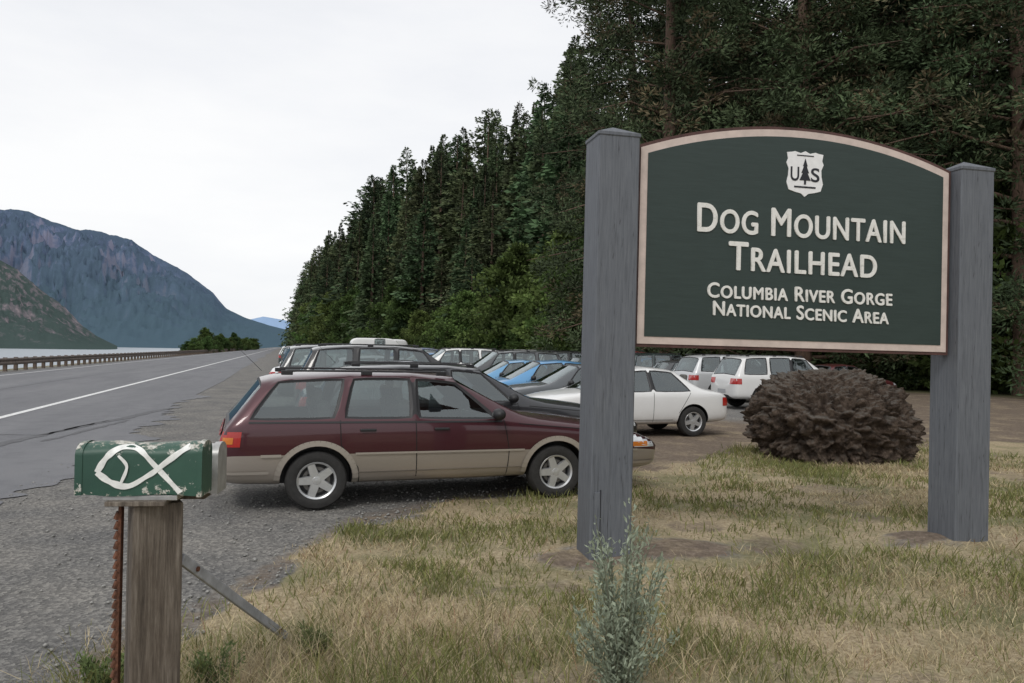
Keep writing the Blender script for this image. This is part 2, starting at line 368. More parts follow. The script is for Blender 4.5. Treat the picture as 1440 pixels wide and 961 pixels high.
def clumpy(seed,H,R,z0,nlimb,ncl,nleaf,ll,lw,cr,col,prof,mats,trunk=.35,asp=.8,col2=None):
    g=np.random.default_rng(seed); parts=[]
    kx,ky=g.normal()*.4,g.normal()*.4
    tv,tf=tube([(0,0,-1),(kx*.3,ky*.3,H*.35),(kx,ky,H*.7),(kx,ky,H*.97)],[trunk,trunk*.8,trunk*.45,.03],9); parts.append((tv,tf,np.array([.12,.08,.06]),1))
    P=[];D=[];Cc=[]
    for i in range(nlimb):
        t=z0+(1-z0)*(i+g.random())/nlimb; an=i*2.4+g.normal()*.4; L=R*prof(t)*(.6+.55*g.random())
        da=np.array([math.cos(an),math.sin(an),0]); b0=np.array([kx*t,ky*t,t*H]); rise=.25*L*(t-.35)+g.normal()*.3
        tip=b0+da*L+np.array([0,0,rise]); mid=b0+da*L*.5+np.array([0,0,rise*.5+.12*L])
        lv,lf=tube([b0,mid,tip],[trunk*.28*(1.1-t),trunk*.14*(1.1-t)+.01,.01],5); parts.append((lv,lf,np.array([.11,.075,.055]),1))
        for k in range(ncl):
            s=.3+.75*g.random(); c=b0+(tip-b0)*s+g.normal(size=3)*np.array([1,1,.5])*L*.16+np.array([0,0,.1*L*(1-abs(2*s-1))])
            rr=cr*(.5+.8*g.random()); d=unit(g.normal(size=(nleaf,3))); d[:,2]*=asp
            q=c+d*rr*(.25+.75*g.random((nleaf,1))); P.append(q); D.append(d+g.normal(size=(nleaf,3))*.35+da*.3+np.array([0,0,.15]))
            cc_=np.array(col) if col2 is None or g.random()>.14 else np.array(col2)
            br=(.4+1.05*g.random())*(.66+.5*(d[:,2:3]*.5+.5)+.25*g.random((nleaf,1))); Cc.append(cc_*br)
    P=np.concatenate(P);D=np.concatenate(D);Cc=np.concatenate(Cc); n=len(P)
    V,Fr=leaves(P,D,ll*(.6+.8*g.random(n)),lw*(.6+.8*g.random(n)),g); parts.append((V,Fr,np.repeat(Cc,4,0),0))
    return combine(parts,mats,"clump_%d"%seed)
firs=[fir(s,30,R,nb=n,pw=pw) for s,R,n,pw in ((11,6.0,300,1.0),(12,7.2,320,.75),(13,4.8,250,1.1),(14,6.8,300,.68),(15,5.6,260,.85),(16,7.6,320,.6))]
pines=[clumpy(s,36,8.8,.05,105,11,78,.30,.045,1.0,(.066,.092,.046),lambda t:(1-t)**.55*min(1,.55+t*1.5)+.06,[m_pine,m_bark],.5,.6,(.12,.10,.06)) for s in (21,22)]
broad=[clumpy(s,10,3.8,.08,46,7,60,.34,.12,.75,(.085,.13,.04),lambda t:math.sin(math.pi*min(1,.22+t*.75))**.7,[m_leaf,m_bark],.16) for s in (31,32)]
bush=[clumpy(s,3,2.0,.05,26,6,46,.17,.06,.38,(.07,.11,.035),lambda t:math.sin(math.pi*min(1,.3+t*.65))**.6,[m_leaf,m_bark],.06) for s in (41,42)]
def inst(me,parent,x,y,sc,sz=None,name="tree",dz=0):
    o=obj(name,me,parent); o.location=(x,y,float(terrain(x,y))-.1+dz); o.rotation_euler=(random.uniform(-.025,.025),random.uniform(-.025,.025),random.random()*6.28)
    o.scale=(sc,sc,sz if sz else sc); return o
su=[396,405,413,425,440,455,470,490,500,530,560,600,650,700,740,775,800,830]
sv=[480,425,378,345,318,290,314,300,258,238,220,192,162,138,126,98,50,0]
def cam_uv(x,y,z=0):
    d=Vector((x,y,z))-C; k=d.dot(f); return 720+F*d.dot(r)/k,480.5-F*d.dot(up)/k,k
forest=empty("conifer_forest")
Y=44.0
while Y<820:
    for k in range(5):
        x=float(xedge(Y))+2+k*(6.5+Y*.006)+random.uniform(-3,3); y=Y+random.uniform(-3.5,3.5)
        zg=float(terrain(x,y)); uu,_,dd=cam_uv(x,y)
        if dd<5: continue
        vt=np.interp(uu,su,sv); Ht=(hor(uu)-vt)/F*dd-zg
        if uu>825: Ht=random.uniform(30,42)
        q_=random.random()
        Ht*=(.55+.5*q_**.8) if k else random.uniform(.35,.9)
        if Ht<6: continue
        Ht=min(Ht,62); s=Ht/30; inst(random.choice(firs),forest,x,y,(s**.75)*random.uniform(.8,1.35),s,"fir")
    Y+=5.6+Y*.013
for X0,Y0 in [(x,y) for x in range(50,100,10) for y in range(-10,44,9)]:
    inst(random.choice(firs),forest,X0+random.uniform(-3,3),Y0+random.uniform(-3,3),random.uniform(.9,1.3),None,"fir")
for i in range(70):
    y=40+ (i/70)**1.5*360; x=float(xedge(y))-1+random.uniform(-2.5,2.5)
    if random.random()<.35: continue
    s=random.uniform(.5,1.25)*(1+y/400); inst(random.choice(broad),forest,x,y,s,None,"maple")
for uu,dd,sc in [(938,47,1.0),(1130,44,.95),(1300,45,1.05),(1440,39,1.0),(1040,56,1.15),(1220,58,1.2),(1380,60,1.2),(900,60,1.05),(1560,44,1.1)]:
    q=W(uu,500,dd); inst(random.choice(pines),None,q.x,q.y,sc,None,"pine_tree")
under=empty("undergrowth")
for i in range(80):
    uu=random.uniform(700,1600); dd=random.uniform(42,52); q=W(uu,500,dd)
    if q.x<xedge(q.y)-3: continue
    inst(random.choice(bush+broad[:1]) if i%3 else random.choice(bush),under,q.x,q.y,random.uniform(.5,1.3) ,None,"bush")
for i in range(80):
    y=48+(i/80)**1.5*350; inst(random.choice(bush),under,float(xedge(y))-2.5+random.uniform(-1.5,1.5),y,random.uniform(.8,1.8),None,"bush")
rb=empty("riverside_bushes")
for i in range(48):
    y=180+random.random()**1.2*340; inst(random.choice(bush),rb,-16.6+random.uniform(-4,.8)+ (y>320)*2,y,random.uniform(.5,1.0)*(.8+y/450),None,"bush",.5)
for i in range(6): inst(broad[i%2],rb,-18+random.uniform(-2,1),230+i*28,random.uniform(.45,.75),None,"shrub",.3)

# ------------------------------------------------------------------ guardrail
mg=MB()
m_rust=simple("weathered_steel",(.17,.135,.115),.7,.3,nscale=3,var=.4); m_gw=simple("old_wood_post",(.12,.09,.07),.9,nscale=5,var=.4)
prof=[(0,.36),(.05,.42),(.05,.50),(0,.56),(0,.6),(.05,.66),(.05,.72),(0,.78)]
for (x0,z0),(x1,z1) in zip(prof[:-1],prof[1:]):
    mg.quad([(-15.6+x0,-20,z0+.02),(-15.6+x0,420,z0+.02),(-15.6+x1,420,z1+.02),(-15.6+x1,-20,z1+.02)],0)
for y in np.arange(-18,420,2.0): mg.box((-15.75,float(y),.36),(.2,.2,.95),1,.01,seg=1)
obj("guardrail",mg.done("guardrail",[m_rust,m_gw]))

# ------------------------------------------------------------------ cars
m_glass,nt,b=new_mat("car_glass"); 
tp=N(nt,'ShaderNodeBsdfTransparent'); tp.inputs[0].default_value=(.55,.61,.60,1); gl=N(nt,'ShaderNodeBsdfGlossy'); gl.inputs['Roughness'].default_value=.02; gl.inputs['Color'].default_value=(.88,.96,.97,1)
lw=N(nt,'ShaderNodeFresnel'); lw.inputs['IOR'].default_value=1.7; ms=N(nt,'ShaderNodeMixShader')
nt.links.new(math_(nt,'ADD',lw.outputs[0],.09),ms.inputs[0]); nt.links.new(tp.outputs[0],ms.inputs[1]); nt.links.new(gl.outputs[0],ms.inputs[2]); nt.links.new(ms.outputs[0],nt.nodes['Material Output'].inputs['Surface'])
m_trim=simple("black_trim",(.018,.018,.02),.5); m_tyre=simple("tyre_rubber",(.028,.027,.026),.85,nscale=20)
m_rim=simple("alloy_wheel",(.62,.63,.64),.35,.7,nscale=8,var=.1); m_int=simple("car_interior",(.13,.125,.115),.9,nscale=15)
m_red=simple("tail_lamp",(.40,.02,.015),.2,coat=.6); m_amber=simple("amber_lamp",(.6,.18,.02),.25,coat=.5); m_head=simple("head_lamp",(.7,.72,.74),.12,.4,coat=.8); m_seam=simple("panel_gap",(.01,.01,.01),.8)
def paint(name,col,metal=.25,dirt=.15):
    m,nt,b=new_mat(name); n=noise(nt,2.5,6,.7)
    tcx=N(nt,'ShaderNodeTexCoord'); s=N(nt,'ShaderNodeSeparateXYZ'); nt.links.new(tcx.outputs['Object'],s.inputs[0])
    low=math_(nt,'MULTIPLY',math_(nt,'SUBTRACT',.62,s.outputs[2]),1.3,True)
    k=math_(nt,'MULTIPLY',math_(nt,'ADD',low,.12,True),ramp(nt,n,[(.3,(.2,.2,.2)),(.75,(1,1,1))]))
    nt.links.new(mix(nt,math_(nt,'MULTIPLY',k,dirt*4),col,(.22,.19,.15)),b.inputs['Base Color'])
    b.inputs['Metallic'].default_value=metal; b.inputs['Coat Weight'].default_value=.8; b.inputs['Coat Roughness'].default_value=.06
    nt.links.new(math_(nt,'ADD',math_(nt,'MULTIPLY',n,.15),.28),b.inputs['Roughness']); return m

def car_type(name,st,ax,wr,sideg,frontg,rearg,tone=.6,hw=.86,rails=False,seams=(),hero=False,black=(),extra=None):
    bm=bmesh.new(); rings=[]
    for (xl,zb,wl,zbelt,xt,zt,wt) in st:
        z2=zb+.07; z3=min(tone,z2+.72*(zbelt-z2)); z4=zbelt-.07 if zbelt-.07>z3+.02 else (z3+zbelt)/2
        h=[(xl,0,zb),(xl,-wl*.82,zb),(xl,-wl*.97,z2),(xl,-wl,z3),(xl,-wl*.995,z4),(xl,-wl*.955,zbelt),(xt,-(wt+.02),zt-.05 if zt>1.15 else zt-.012),(xt,-(wt-.07),zt),(xt,0,zt+.03)]
        ring=h+[(x,-y,z) for x,y,z in h[7:0:-1]]
        rings.append([bm.verts.new(q) for q in ring])
    n=len(rings)
    grp={}
    for i in range(n-1):
        for k in range(16):
            q=bm.faces.new((rings[i][k],rings[i][(k+1)%16],rings[i+1][(k+1)%16],rings[i+1][k])); q.smooth=True
            q.material_index=3 if k in(1,2,13,14) else (2 if k in(0,15) else 0)
            if i in black and k in (5,10): q.material_index=2
            if i in sideg and k in (5,10): grp.setdefault((i,k),[]).append(q)
            if i==frontg and k in(6,7,8,9): grp.setdefault('f',[]).append(q)
            if i==rearg and k in(6,7,8,9): grp.setdefault('r',[]).append(q)
    for e,rg in ((0,rings[0]),(1,rings[-1])):
        q=bm.faces.new(rg if e else rg[::-1]); q.material_index=3; q.smooth=True
    bmesh.ops.recalc_face_normals(bm,faces=bm.faces)
    cr=bm.edges.layers.float.new('crease_edge')
    for key,fs in grp.items():
        for q in fs: q.material_index=1
        res=bmesh.ops.inset_region(bm,faces=fs,thickness=.02,depth=-.012,use_even_offset=True)
        for q in res['faces']: q.material_index=2
        for q in res['faces']:
            for e in q.edges: e[cr]=.9
    me=bpy.data.meshes.new(name); bm.to_mesh(me); bm.free()
    mats=[simple("b",(.5,.5,.5)),m_glass,m_trim,simple("b2",(.5,.5,.5))]
    for m in mats: me.materials.append(m)
    o=bpy.data.objects.new("tmp",me); COL.objects.link(o)
    md=o.modifiers.new("s",'SUBSURF'); md.levels=2; md.render_levels=2
    cut=[]
    for x in ax:
        for sgn in(-1,1):
            mb=MB(); mb.cyl((x,sgn*(hw-.27),wr+.005),(x,sgn*(hw+.3),wr+.005),wr+.05,mat=0,seg=40)
            c=bpy.data.objects.new("cut",mb.done("cut",[m_trim])); COL.objects.link(c); cut.append(c)
            bmod=o.modifiers.new("b",'BOOLEAN'); bmod.object=c; bmod.operation='DIFFERENCE'; bmod.solver='EXACT'; bmod.material_mode='TRANSFER'
    dg=bpy.context.evaluated_depsgraph_get(); dg.update()
    body=bpy.data.meshes.new_from_object(o.evaluated_get(dg)); body.name=name+"_body"
    for c in cut+[o]: bpy.data.objects.remove(c)
    for q in body.polygons: q.use_smooth=True
    body.set_sharp_from_angle(angle=math.radians(38))
    bt=bmesh.new(); bt.from_mesh(body); bv=BVHTree.FromBMesh(bt); bt.free()
    det=MB()
    def sy(x,z,s):
        h=bv.ray_cast(Vector((x,s*3,z)),Vector((0,-s,0)))
        return h[0].y if h[0] and abs(h[0].y)>.3 else None
    def path(pts,wd,mat,off=.003,steps=14):
        for s in(-1,1):
            P=[]
            for (x0,z0),(x1,z1) in zip(pts[:-1],pts[1:]):
                for i in range(steps): t=i/steps; P.append((x0+(x1-x0)*t,z0+(z1-z0)*t))
            P.append(pts[-1])
            for i in range(len(P)-1):
                dx,dz=P[i+1][0]-P[i][0],P[i+1][1]-P[i][1]; l=math.hypot(dx,dz); nx_,nz_=-dz/l*wd/2,dx/l*wd/2
                qs=[(P[i][0]-nx_,P[i][1]-nz_),(P[i+1][0]-nx_,P[i+1][1]-nz_),(P[i+1][0]+nx_,P[i+1][1]+nz_),(P[i][0]+nx_,P[i][1]+nz_)]
                yy=[sy(x,z,s) for x,z in qs]
                if None in yy: continue
                det.quad([(x,y+s*off,z) for (x,z),y in zip(qs,yy)],mat)
    def patch(x0,x1,z0,z1,mat,off=.008,n=5,slant=0):
        for s in(-1,1):
            g=[[None]*(n+1) for _ in range(n+1)]
            for i in range(n+1):
                for j in range(n+1):
                    z=z0+(z1-z0)*j/n; x=x0+(x1-x0)*i/n+slant*(z-z0); y=sy(x,z,s)
                    g[i][j]=None if y is None else (x,y+s*off,z)
            for i in range(n):
                for j in range(n):
                    qs=[g[i][j],g[i+1][j],g[i+1][j+1],g[i][j+1]]
                    if None not in qs: det.quad(qs,mat).smooth=True
    def patchx(y0,y1,z0,z1,end,mat,off=.01,n=5):
        for s in ((-1,1) if y0!=-y1 else (1,)):
            g=[[None]*(n+1) for _ in range(n+1)]
            for i in range(n+1):
                for j in range(n+1):
                    z=z0+(z1-z0)*j/n; y=s*(y0+(y1-y0)*i/n)
                    h=bv.ray_cast(Vector((8*end,y,z)),Vector((-end,0,0)))
                    if h[0]: g[i][j]=(h[0].x+end*off,y,z)
            for i in range(n):
                for j in range(n):
                    qs=[g[i][j],g[i+1][j],g[i+1][j+1],g[i][j+1]]
                    if None not in qs and max(q[0] for q in qs)-min(q[0] for q in qs)<.25: det.quad(qs,mat).smooth=True
    L=st[-1][0]; zb0=[q for q in st if q[0]>.1][0][3]
    for pts in seams: path(pts,.009,2)
    mi=st[frontg]
    for s in(-1,1):
        mx=mi[0]-.06; y=mi[2]+.02
        det.sph((mx,s*(y+.07),mi[3]+.07),(.075,.10,.07),1); det.box((mx+.02,s*(y-.02),mi[3]+.03),(.05,.12,.04),1,.008)
    xs_=(st[frontg][4]+st[frontg][0])/2-.75
    roof=max(q[5] for q in st)
    for xx in (xs_,xs_-.88):
        for s in(-.36,.36):
            det.box((xx,s,.86),(.16,.46,.60),4,.05,Matrix.Rotation(-.2,4,'Y')); det.box((xx-.09,s,1.22 if roof<1.6 else 1.3),(.09,.24,.17),4,.035,Matrix.Rotation(-.15,4,'Y'))
    det.box((mi[0]+.12,0,.9),(.35,1.3,.16),1,.05)
    det.cyl((mi[0]-.25,.36,.98),(mi[0]-.22,.36,1.0),.19,.19,1,20)
    if hero:
        patch(.05,.22,.70,.86,5,slant=.1); patch(.05,.15,.73,.80,7,.012,slant=.1); patchx(.5,.82,.68,.86,-1,5)
    else:
        patch(0.04,.22,zb0-.30,zb0-.12,5); patchx(.5,.84,zb0-.30,zb0-.12,-1,5)
    lz=st[-2][3]; patchx(.38,.74,lz-.12,lz+.01,1,6); patch(L-.42,L-.06,lz-.10,lz+.05,6,slant=-.2)
    patchx(-.35,.35,lz-.13,lz-.02,1,1); patchx(-.26,.26,.52,.64,-1,6)
    if rails:
        x0=st[rearg+2][4]+.1; x1=st[frontg][4]-.15; wt=st[frontg][6]
        for s in(-1,1):
            det.cyl((x0,s*(wt-.03),roof+.018),(x1,s*(wt-.03),roof+.014),.011,.011,1,8)
            for xx in (x0,(x0+x1)/2,x1): det.box((xx,s*(wt-.03),roof-.005),(.12,.026,.05),1,.008)
    if extra: extra(det,path,patch,patchx,sy)
    clad=simple("clad",(.4,.35,.3)); 
    dmesh=det.done(name+"_details",[m_trim,m_trim,m_seam,m_rim,m_int,m_red,m_head,m_amber,clad])
    return dict(body=body,det=dmesh,ax=ax,wr=wr,hw=hw,L=L)

def wheel_mesh(R,hub=.62,spokes=5):
    mb=MB(); bm=mb.bm; seg=40
    pr=[(R*.60,-.085),(R*.66,-.102),(R*.80,-.108),(R*.93,-.10),(R*.985,-.075),(R,-.03),(R,.03),(R*.985,.075),(R*.93,.1),(R*.66,.1),(R*.6,.085)]
    def lathe(pr,mat):
        rs=[[bm.verts.new((rr*math.cos(2*math.pi*k/seg),y,rr*math.sin(2*math.pi*k/seg))) for rr,y in pr] for k in range(seg)]
        for k in range(seg):
            for j in range(len(pr)-1):
                q=bm.faces.new((rs[k][j],rs[k][j+1],rs[(k+1)%seg][j+1],rs[(k+1)%seg][j])); q.material_index=mat; q.smooth=True
    lathe(pr,0); lathe([(R*.565,-.055),(R*.575,-.09),(R*.63,-.1),(R*.645,-.095),(R*.645,-.08)],1); lathe([(R*.575,-.09),(R*.56,.05)],1)
    lathe([(0.001,-.01),(R*.6,-.005)],2); lathe([(.001,-.092),(R*.13,-.09),(R*.15,-.075),(R*.15,-.0)],1); lathe([(R*.33,-.03),(R*.45,-.03)],3)
    for k in range(spokes):
        an=2*math.pi*k/spokes+.3; T=Matrix.Rotation(an,4,'Y')
        A=[(R*.08,-.085,-.045),(R*.08,-.085,.045),(R*.6,-.088,.036),(R*.6,-.088,-.036)]; B=[(x,-.05,z*1.15) for x,y,z in A]
        va=[bm.verts.new(T@Vector(q)) for q in A]; vb=[bm.verts.new(T@Vector(q)) for q in B]
        for q in [va]+[[va[i],va[(i+1)%4],vb[(i+1)%4],vb[i]] for i in range(4)]:
            bm.faces.new(q).material_index=1
    return mb.done("wheel",[m_tyre,m_rim,m_trim,simple("brake",(.2,.19,.18),.5,.6)],40)
WH={}
def place_car(name,T,x,y,heading,col,metal=.25,tone2=None,sc=1,zs=None):
    e=empty(name,(x,y,0)); e.rotation_euler=(0,0,heading); e.scale=(sc,sc,zs or sc)
    mp=col if not isinstance(col,tuple) else PC(col,metal)
    o=obj("body",T['body'],e); ml=tone2 or mp
    for s in o.material_slots:
        nm=s.material.name if s.material else ''
        if nm.split('.')[0] in('b','b2'):
            keep=nm.split('.')[0]; s.link='OBJECT'; s.material=mp if keep=='b' else ml
    obj("details",T['det'],e)
    if T['wr'] not in WH: WH[T['wr']]=wheel_mesh(T['wr'])
    for xx in T['ax']:
        for s in(-1,1):
            wo=obj("wheel",WH[T['wr']],e); wo.location=(xx,s*(T['hw']-.115),T['wr']); wo.rotation_euler=(0,random.random()*6 if zs is None else .3,0 if s<0 else math.pi)
    return e
_pc={}
def PC(col,metal=.25):
    if col not in _pc: _pc[col]=paint("car_paint",col,metal)
    return _pc[col]
H_=.86
wag=[(0.0,.36,.70,.62,.03,.64,.5),(.05,.29,.81,.90,.09,.94,.64),(.17,.27,.845,.97,.42,1.38,.60),(.28,.26,H_,.975,.58,1.445,.61),(1.17,.24,H_,.98,1.29,1.48,.625),(1.24,.24,H_,.98,1.35,1.482,.625),(1.99,.24,H_,.975,1.99,1.485,.625),(2.035,.24,H_,.972,2.035,1.485,.625),(2.98,.24,H_,.955,2.50,1.44,.61),(3.30,.25,H_,.94,3.34,.975,.70),(3.95,.26,H_,.88,3.95,.925,.68),(4.5,.28,.86,.80,4.5,.845,.68),(4.92,.29,.82,.69,4.90,.73,.60),(5.08,.34,.74,.58,5.07,.61,.50)]
def wag_extra(det,path,patch,patchx,sy):
    for x in(.98,3.66):
        P=[(x+ .40*math.cos(t),.325+.40*math.sin(t)) for t in np.linspace(-.12,math.pi+.12,26)]
        path(P,.06,8,.014,1)
    path([(.42,.60),(.62,.60)],.03,8,.016); path([(1.37,.605),(3.26,.60)],.022,8,.016); path([(4.06,.58),(4.7,.56)],.026,8,.012)
    path([(1.36,.33),(3.28,.33)],.14,8,.012)
    path([(.03,.42),(.5,.42)],.03,8,.016); path([(4.1,.40),(5.0,.40)],.03,8,.016)
    path([(.3,.955),(3.0,.935)],.02,1,.006)
    for xx in(1.50,2.30): 
        for s in(-1,1):
            y=sy(xx,.86,s)
            if y: det.box((xx,y+s*.012,.86),(.17,.03,.03),1,.01)
    patch(4.62,4.85,.60,.66,7)
    det.cyl((.45,.02,1.48),(.20,.02,1.74),.003,.002,1,5)
T_wag=car_type("wagon",wag,(.98,3.66),.318,(3,5,7),8,1,.60,rails=True,hero=True,black=(6,),
  seams=[[(1.21,.97),(1.22,.70),(1.40,.45),(1.42,.28)],[(2.015,.97),(2.03,.28)],[(3.02,.95),(3.08,.6),(3.06,.28)],[(3.2,.905),(4.6,.775)]],extra=wag_extra)
for i,m in enumerate(T_wag['det'].materials):
    if m.name.startswith('clad'): T_wag['det'].materials[i]=paint("tan_cladding",(.42,.38,.335),.3,.1)
sed=[(0,.34,.62,.70,.03,.74,.45),(.06,.29,.80,.92,.10,.97,.62),(.62,.26,.87,.95,.66,1.0,.66),(.78,.25,.88,.95,1.22,1.37,.56),(.98,.25,.88,.95,1.36,1.41,.58),(1.85,.24,.88,.94,1.9,1.45,.6),(1.91,.24,.88,.94,1.95,1.45,.6),(2.85,.24,.88,.93,2.45,1.40,.58),(3.25,.25,.88,.92,3.3,.95,.66),(3.9,.26,.87,.85,3.9,.89,.64),(4.35,.28,.82,.75,4.35,.78,.6),(4.6,.34,.62,.6,4.58,.62,.42)]
T_sed=car_type("sedan",sed,(.95,3.62),.32,(4,6),7,2,.5,hw=.88,black=(5,),seams=[[(1.88,.93),(1.9,.27)],[(2.95,.92),(3.0,.28)],[(1.02,.93),(1.3,.5)],[(1.0,.36),(3.0,.36)]])
suv=[(0,.42,.68,.80,.02,.84,.55),(.05,.36,.86,1.06,.08,1.10,.70),(.14,.33,.90,1.12,.34,1.62,.66),(.30,.33,.92,1.12,.46,1.69,.68),(1.15,.32,.92,1.12,1.18,1.73,.69),(1.24,.32,.92,1.12,1.27,1.73,.69),(2.0,.32,.92,1.11,2.02,1.73,.69),(2.06,.32,.92,1.11,2.08,1.73,.69),(3.0,.33,.92,1.10,2.62,1.68,.66),(3.35,.33,.92,1.09,3.4,1.13,.74),(4.0,.34,.91,1.03,4.0,1.07,.72),(4.5,.36,.88,.92,4.5,.96,.66),(4.72,.42,.68,.76,4.7,.78,.5)]
T_suv=car_type("suv",suv,(.98,3.75),.37,(3,5,7),8,1,.5,hw=.92,rails=True,black=(6,),seams=[[(2.03,1.1),(2.03,.36)],[(3.05,1.09),(3.1,.38)],[(1.2,1.1),(1.42,.45)],[(1.1,.45),(3.2,.45)]])
hat=[(0,.34,.62,.68,.03,.72,.45),(.05,.30,.80,.93,.08,.97,.6),(.18,.26,.85,.97,.5,1.38,.56),(.34,.26,.86,.97,.72,1.44,.58),(1.3,.25,.86,.95,1.36,1.49,.6),(1.36,.25,.86,.95,1.42,1.49,.6),(2.45,.25,.86,.93,2.08,1.44,.58),(2.95,.26,.86,.92,3.0,.95,.64),(3.5,.27,.84,.83,3.5,.87,.62),(3.9,.3,.78,.72,3.9,.75,.56),(4.1,.36,.6,.58,4.08,.6,.4)]
T_hat=car_type("hatch",hat,(.72,3.3),.32,(3,5),6,1,.5,hw=.86,black=(4,),seams=[[(1.33,.94),(1.35,.28)],[(2.55,.92),(2.6,.3)]])
van=[(0,.42,.8,1.0,.0,1.04,.7),(.04,.38,1.05,1.5,.04,1.54,.9),(.10,.36,1.12,1.62,.12,2.75,1.0),(.9,.36,1.14,1.62,.9,2.82,1.02),(1.9,.36,1.14,1.62,1.9,2.82,1.02),(2.5,.36,1.14,1.62,2.5,2.82,1.02),(3.6,.36,1.14,1.62,3.6,2.82,1.02),(4.2,.36,1.14,1.6,4.2,2.8,1.02),(5.0,.36,1.12,1.55,4.7,2.65,.95),(5.8,.38,1.1,1.3,5.85,1.34,.85),(6.4,.42,.98,1.0,6.4,1.04,.7),(6.5,.48,.8,.8,6.5,.82,.5)]
T_van=car_type("camper",van,(1.5,5.3),.38,(5,),8,99,.5,hw=1.14)

hp=G(438,720); hd=math.radians(3.5)
maroon=paint("maroon_paint",(.060,.010,.017),.35,.05); tan=paint("tan_paint",(.36,.32,.28),.4,.08)
e=place_car("station_wagon",T_wag,0,0,hd,maroon,tone2=tan,sc=1.035,zs=.985)
off=Matrix.Rotation(hd,3,'Z')@Vector((.98*1.035,-.86*1.035,0)); e.location=(hp.x-off.x+.05,hp.y-off.y,0.012)
place_car("parked_car",T_wag,.35,12.3,.01,(.016,.018,.024),sc=1.02)
cars=[("sedan",T_sed,.3,15.3,.02,(.02,.03,.055)),("parked_suv",T_suv,.3,18.3,0,(.018,.018,.02)),
("parked_car",T_hat,.9,21.2,0,(.30,.31,.33)),("parked_suv",T_suv,-.1,24.1,0,(.05,.055,.06)),("parked_car",T_wag,.3,27.0,0,(.75,.75,.74)),("sedan",T_sed,-.4,29.8,0,(.8,.8,.8))]
for c in cars: place_car(c[0],c[1],c[2],c[3],c[4],c[5],sc=1.05)
place_car("sedan",T_sed,9.35,16.0,math.pi+.02,(.78,.78,.77),.0)
place_car("parked_suv",T_suv,13.8,23.0,-.05,(.72,.72,.71),.0)
place_car("parked_suv",T_suv,14.1,26.3,0,(.6,.61,.62),.2)
place_car("sedan",T_sed,19.2,26.6,.1,(.09,.015,.018))
place_car("sedan",T_sed,9.6,19.2,math.pi,(.07,.08,.09))
place_car("parked_car",T_hat,9.2,22.2,math.pi,(.10,.30,.55)); place_car("sedan",T_sed,9.5,25.2,math.pi,(.13,.33,.55))
pal=[(.78,.78,.78),(.02,.02,.022),(.4,.41,.42),(.06,.065,.07),(.04,.08,.2),(.08,.22,.42),(.2,.03,.03),(.2,.21,.2),(.5,.5,.5),(.78,.78,.76),(.03,.05,.05)]
tys=[("sedan",T_sed),("parked_suv",T_suv),("parked_car",T_hat),("parked_suv",T_suv)]
for X0,Y0,Y1,hh in ((.2,32.6,150,0),(9.7,28.0,130,math.pi),(14.5,29.4,100,0)):
    y=Y0
    while y<Y1:
        if random.random()>.04:
            n_,T=random.choice(tys); place_car(n_,T,X0+random.uniform(-.5,.5),y,hh+random.uniform(-.04,.04),random.choice(pal),sc=random.uniform(1,1.08))
        y+=2.65+random.uniform(0,.3)
place_car("camper_van",T_van,6.8,84,.0,(.8,.8,.79),0); place_car("camper_van",T_van,13.8,90,math.pi,(.75,.75,.74),0)
place_car("camper_van",T_van,9.0,101,.0,(.7,.7,.7),0)

# ------------------------------------------------------------------ sign
m_post,nt,b=new_mat("grey_painted_timber")
gr=noise(nt,9,6,.7,mapscale=(6,6,.35)); bl=noise(nt,1.8,5,.7)
c=ramp(nt,gr,[(.30,(.085,.093,.105)),(.5,(.122,.132,.150)),(.7,(.15,.16,.178))]); c=mix(nt,.5,c,ramp(nt,bl,[(.3,(.8,.81,.83)),(.7,(1.08,1.08,1.06))]),'MULTIPLY')
cr_=noise(nt,2.3,3,.5,mapscale=(9,9,.22)); c=mix(nt,ramp(nt,cr_,[(.494,(0,0,0)),(.5,(.8,.8,.8)),(.506,(0,0,0))]),c,(.03,.03,.035))
nt.links.new(c,b.inputs['Base Color']); b.inputs['Roughness'].default_value=.65; bump(nt,b,gr,.45,.006)
m_green,nt,b=new_mat("green_sign_paint"); gr=noise(nt,7,6,.7,mapscale=(.6,6,8))
nt.links.new(ramp(nt,gr,[(.3,(.018,.033,.029)),(.7,(.027,.046,.041))]),b.inputs['Base Color']); b.inputs['Roughness'].default_value=.5; bump(nt,b,gr,.2,.004)
m_cream=simple("cream_border_paint",(.58,.48,.43),.6,nscale=9,var=.12); m_brown=simple("redwood_edge",(.075,.035,.03),.75,nscale=8,var=.4)
m_white,nt,b=new_mat("sign_white_lettering"); nn=noise(nt,26,5,.7); nt.links.new(ramp(nt,nn,[(.33,(.55,.55,.51)),(.43,(.72,.71,.67)),(.7,(.8,.79,.76))]),b.inputs['Base Color'])
m_black=simple("sign_black",(.012,.014,.02),.6)
ex=(Rp-Lp); span=ex.length; ex.normalize(); rl=math.radians(-.45)
ex2=ex*math.cos(rl)+Vector((0,0,1))*math.sin(rl); ey=Vector((0,0,1)).cross(ex).normalized(); ez=ex2.cross(ey)
SM=Matrix((ex2,ey,ez)).transposed().to_4x4(); SM.translation=Lp
sign=empty("trailhead_sign"); sign.matrix_world=SM
def loc(u,v,yo=0):
    d=ray(u,v); O=Lp+ey*yo; t=(O-C).dot(ey)/d.dot(ey); q=C+d*t-Lp; return q.dot(ex2),q.dot(ez)
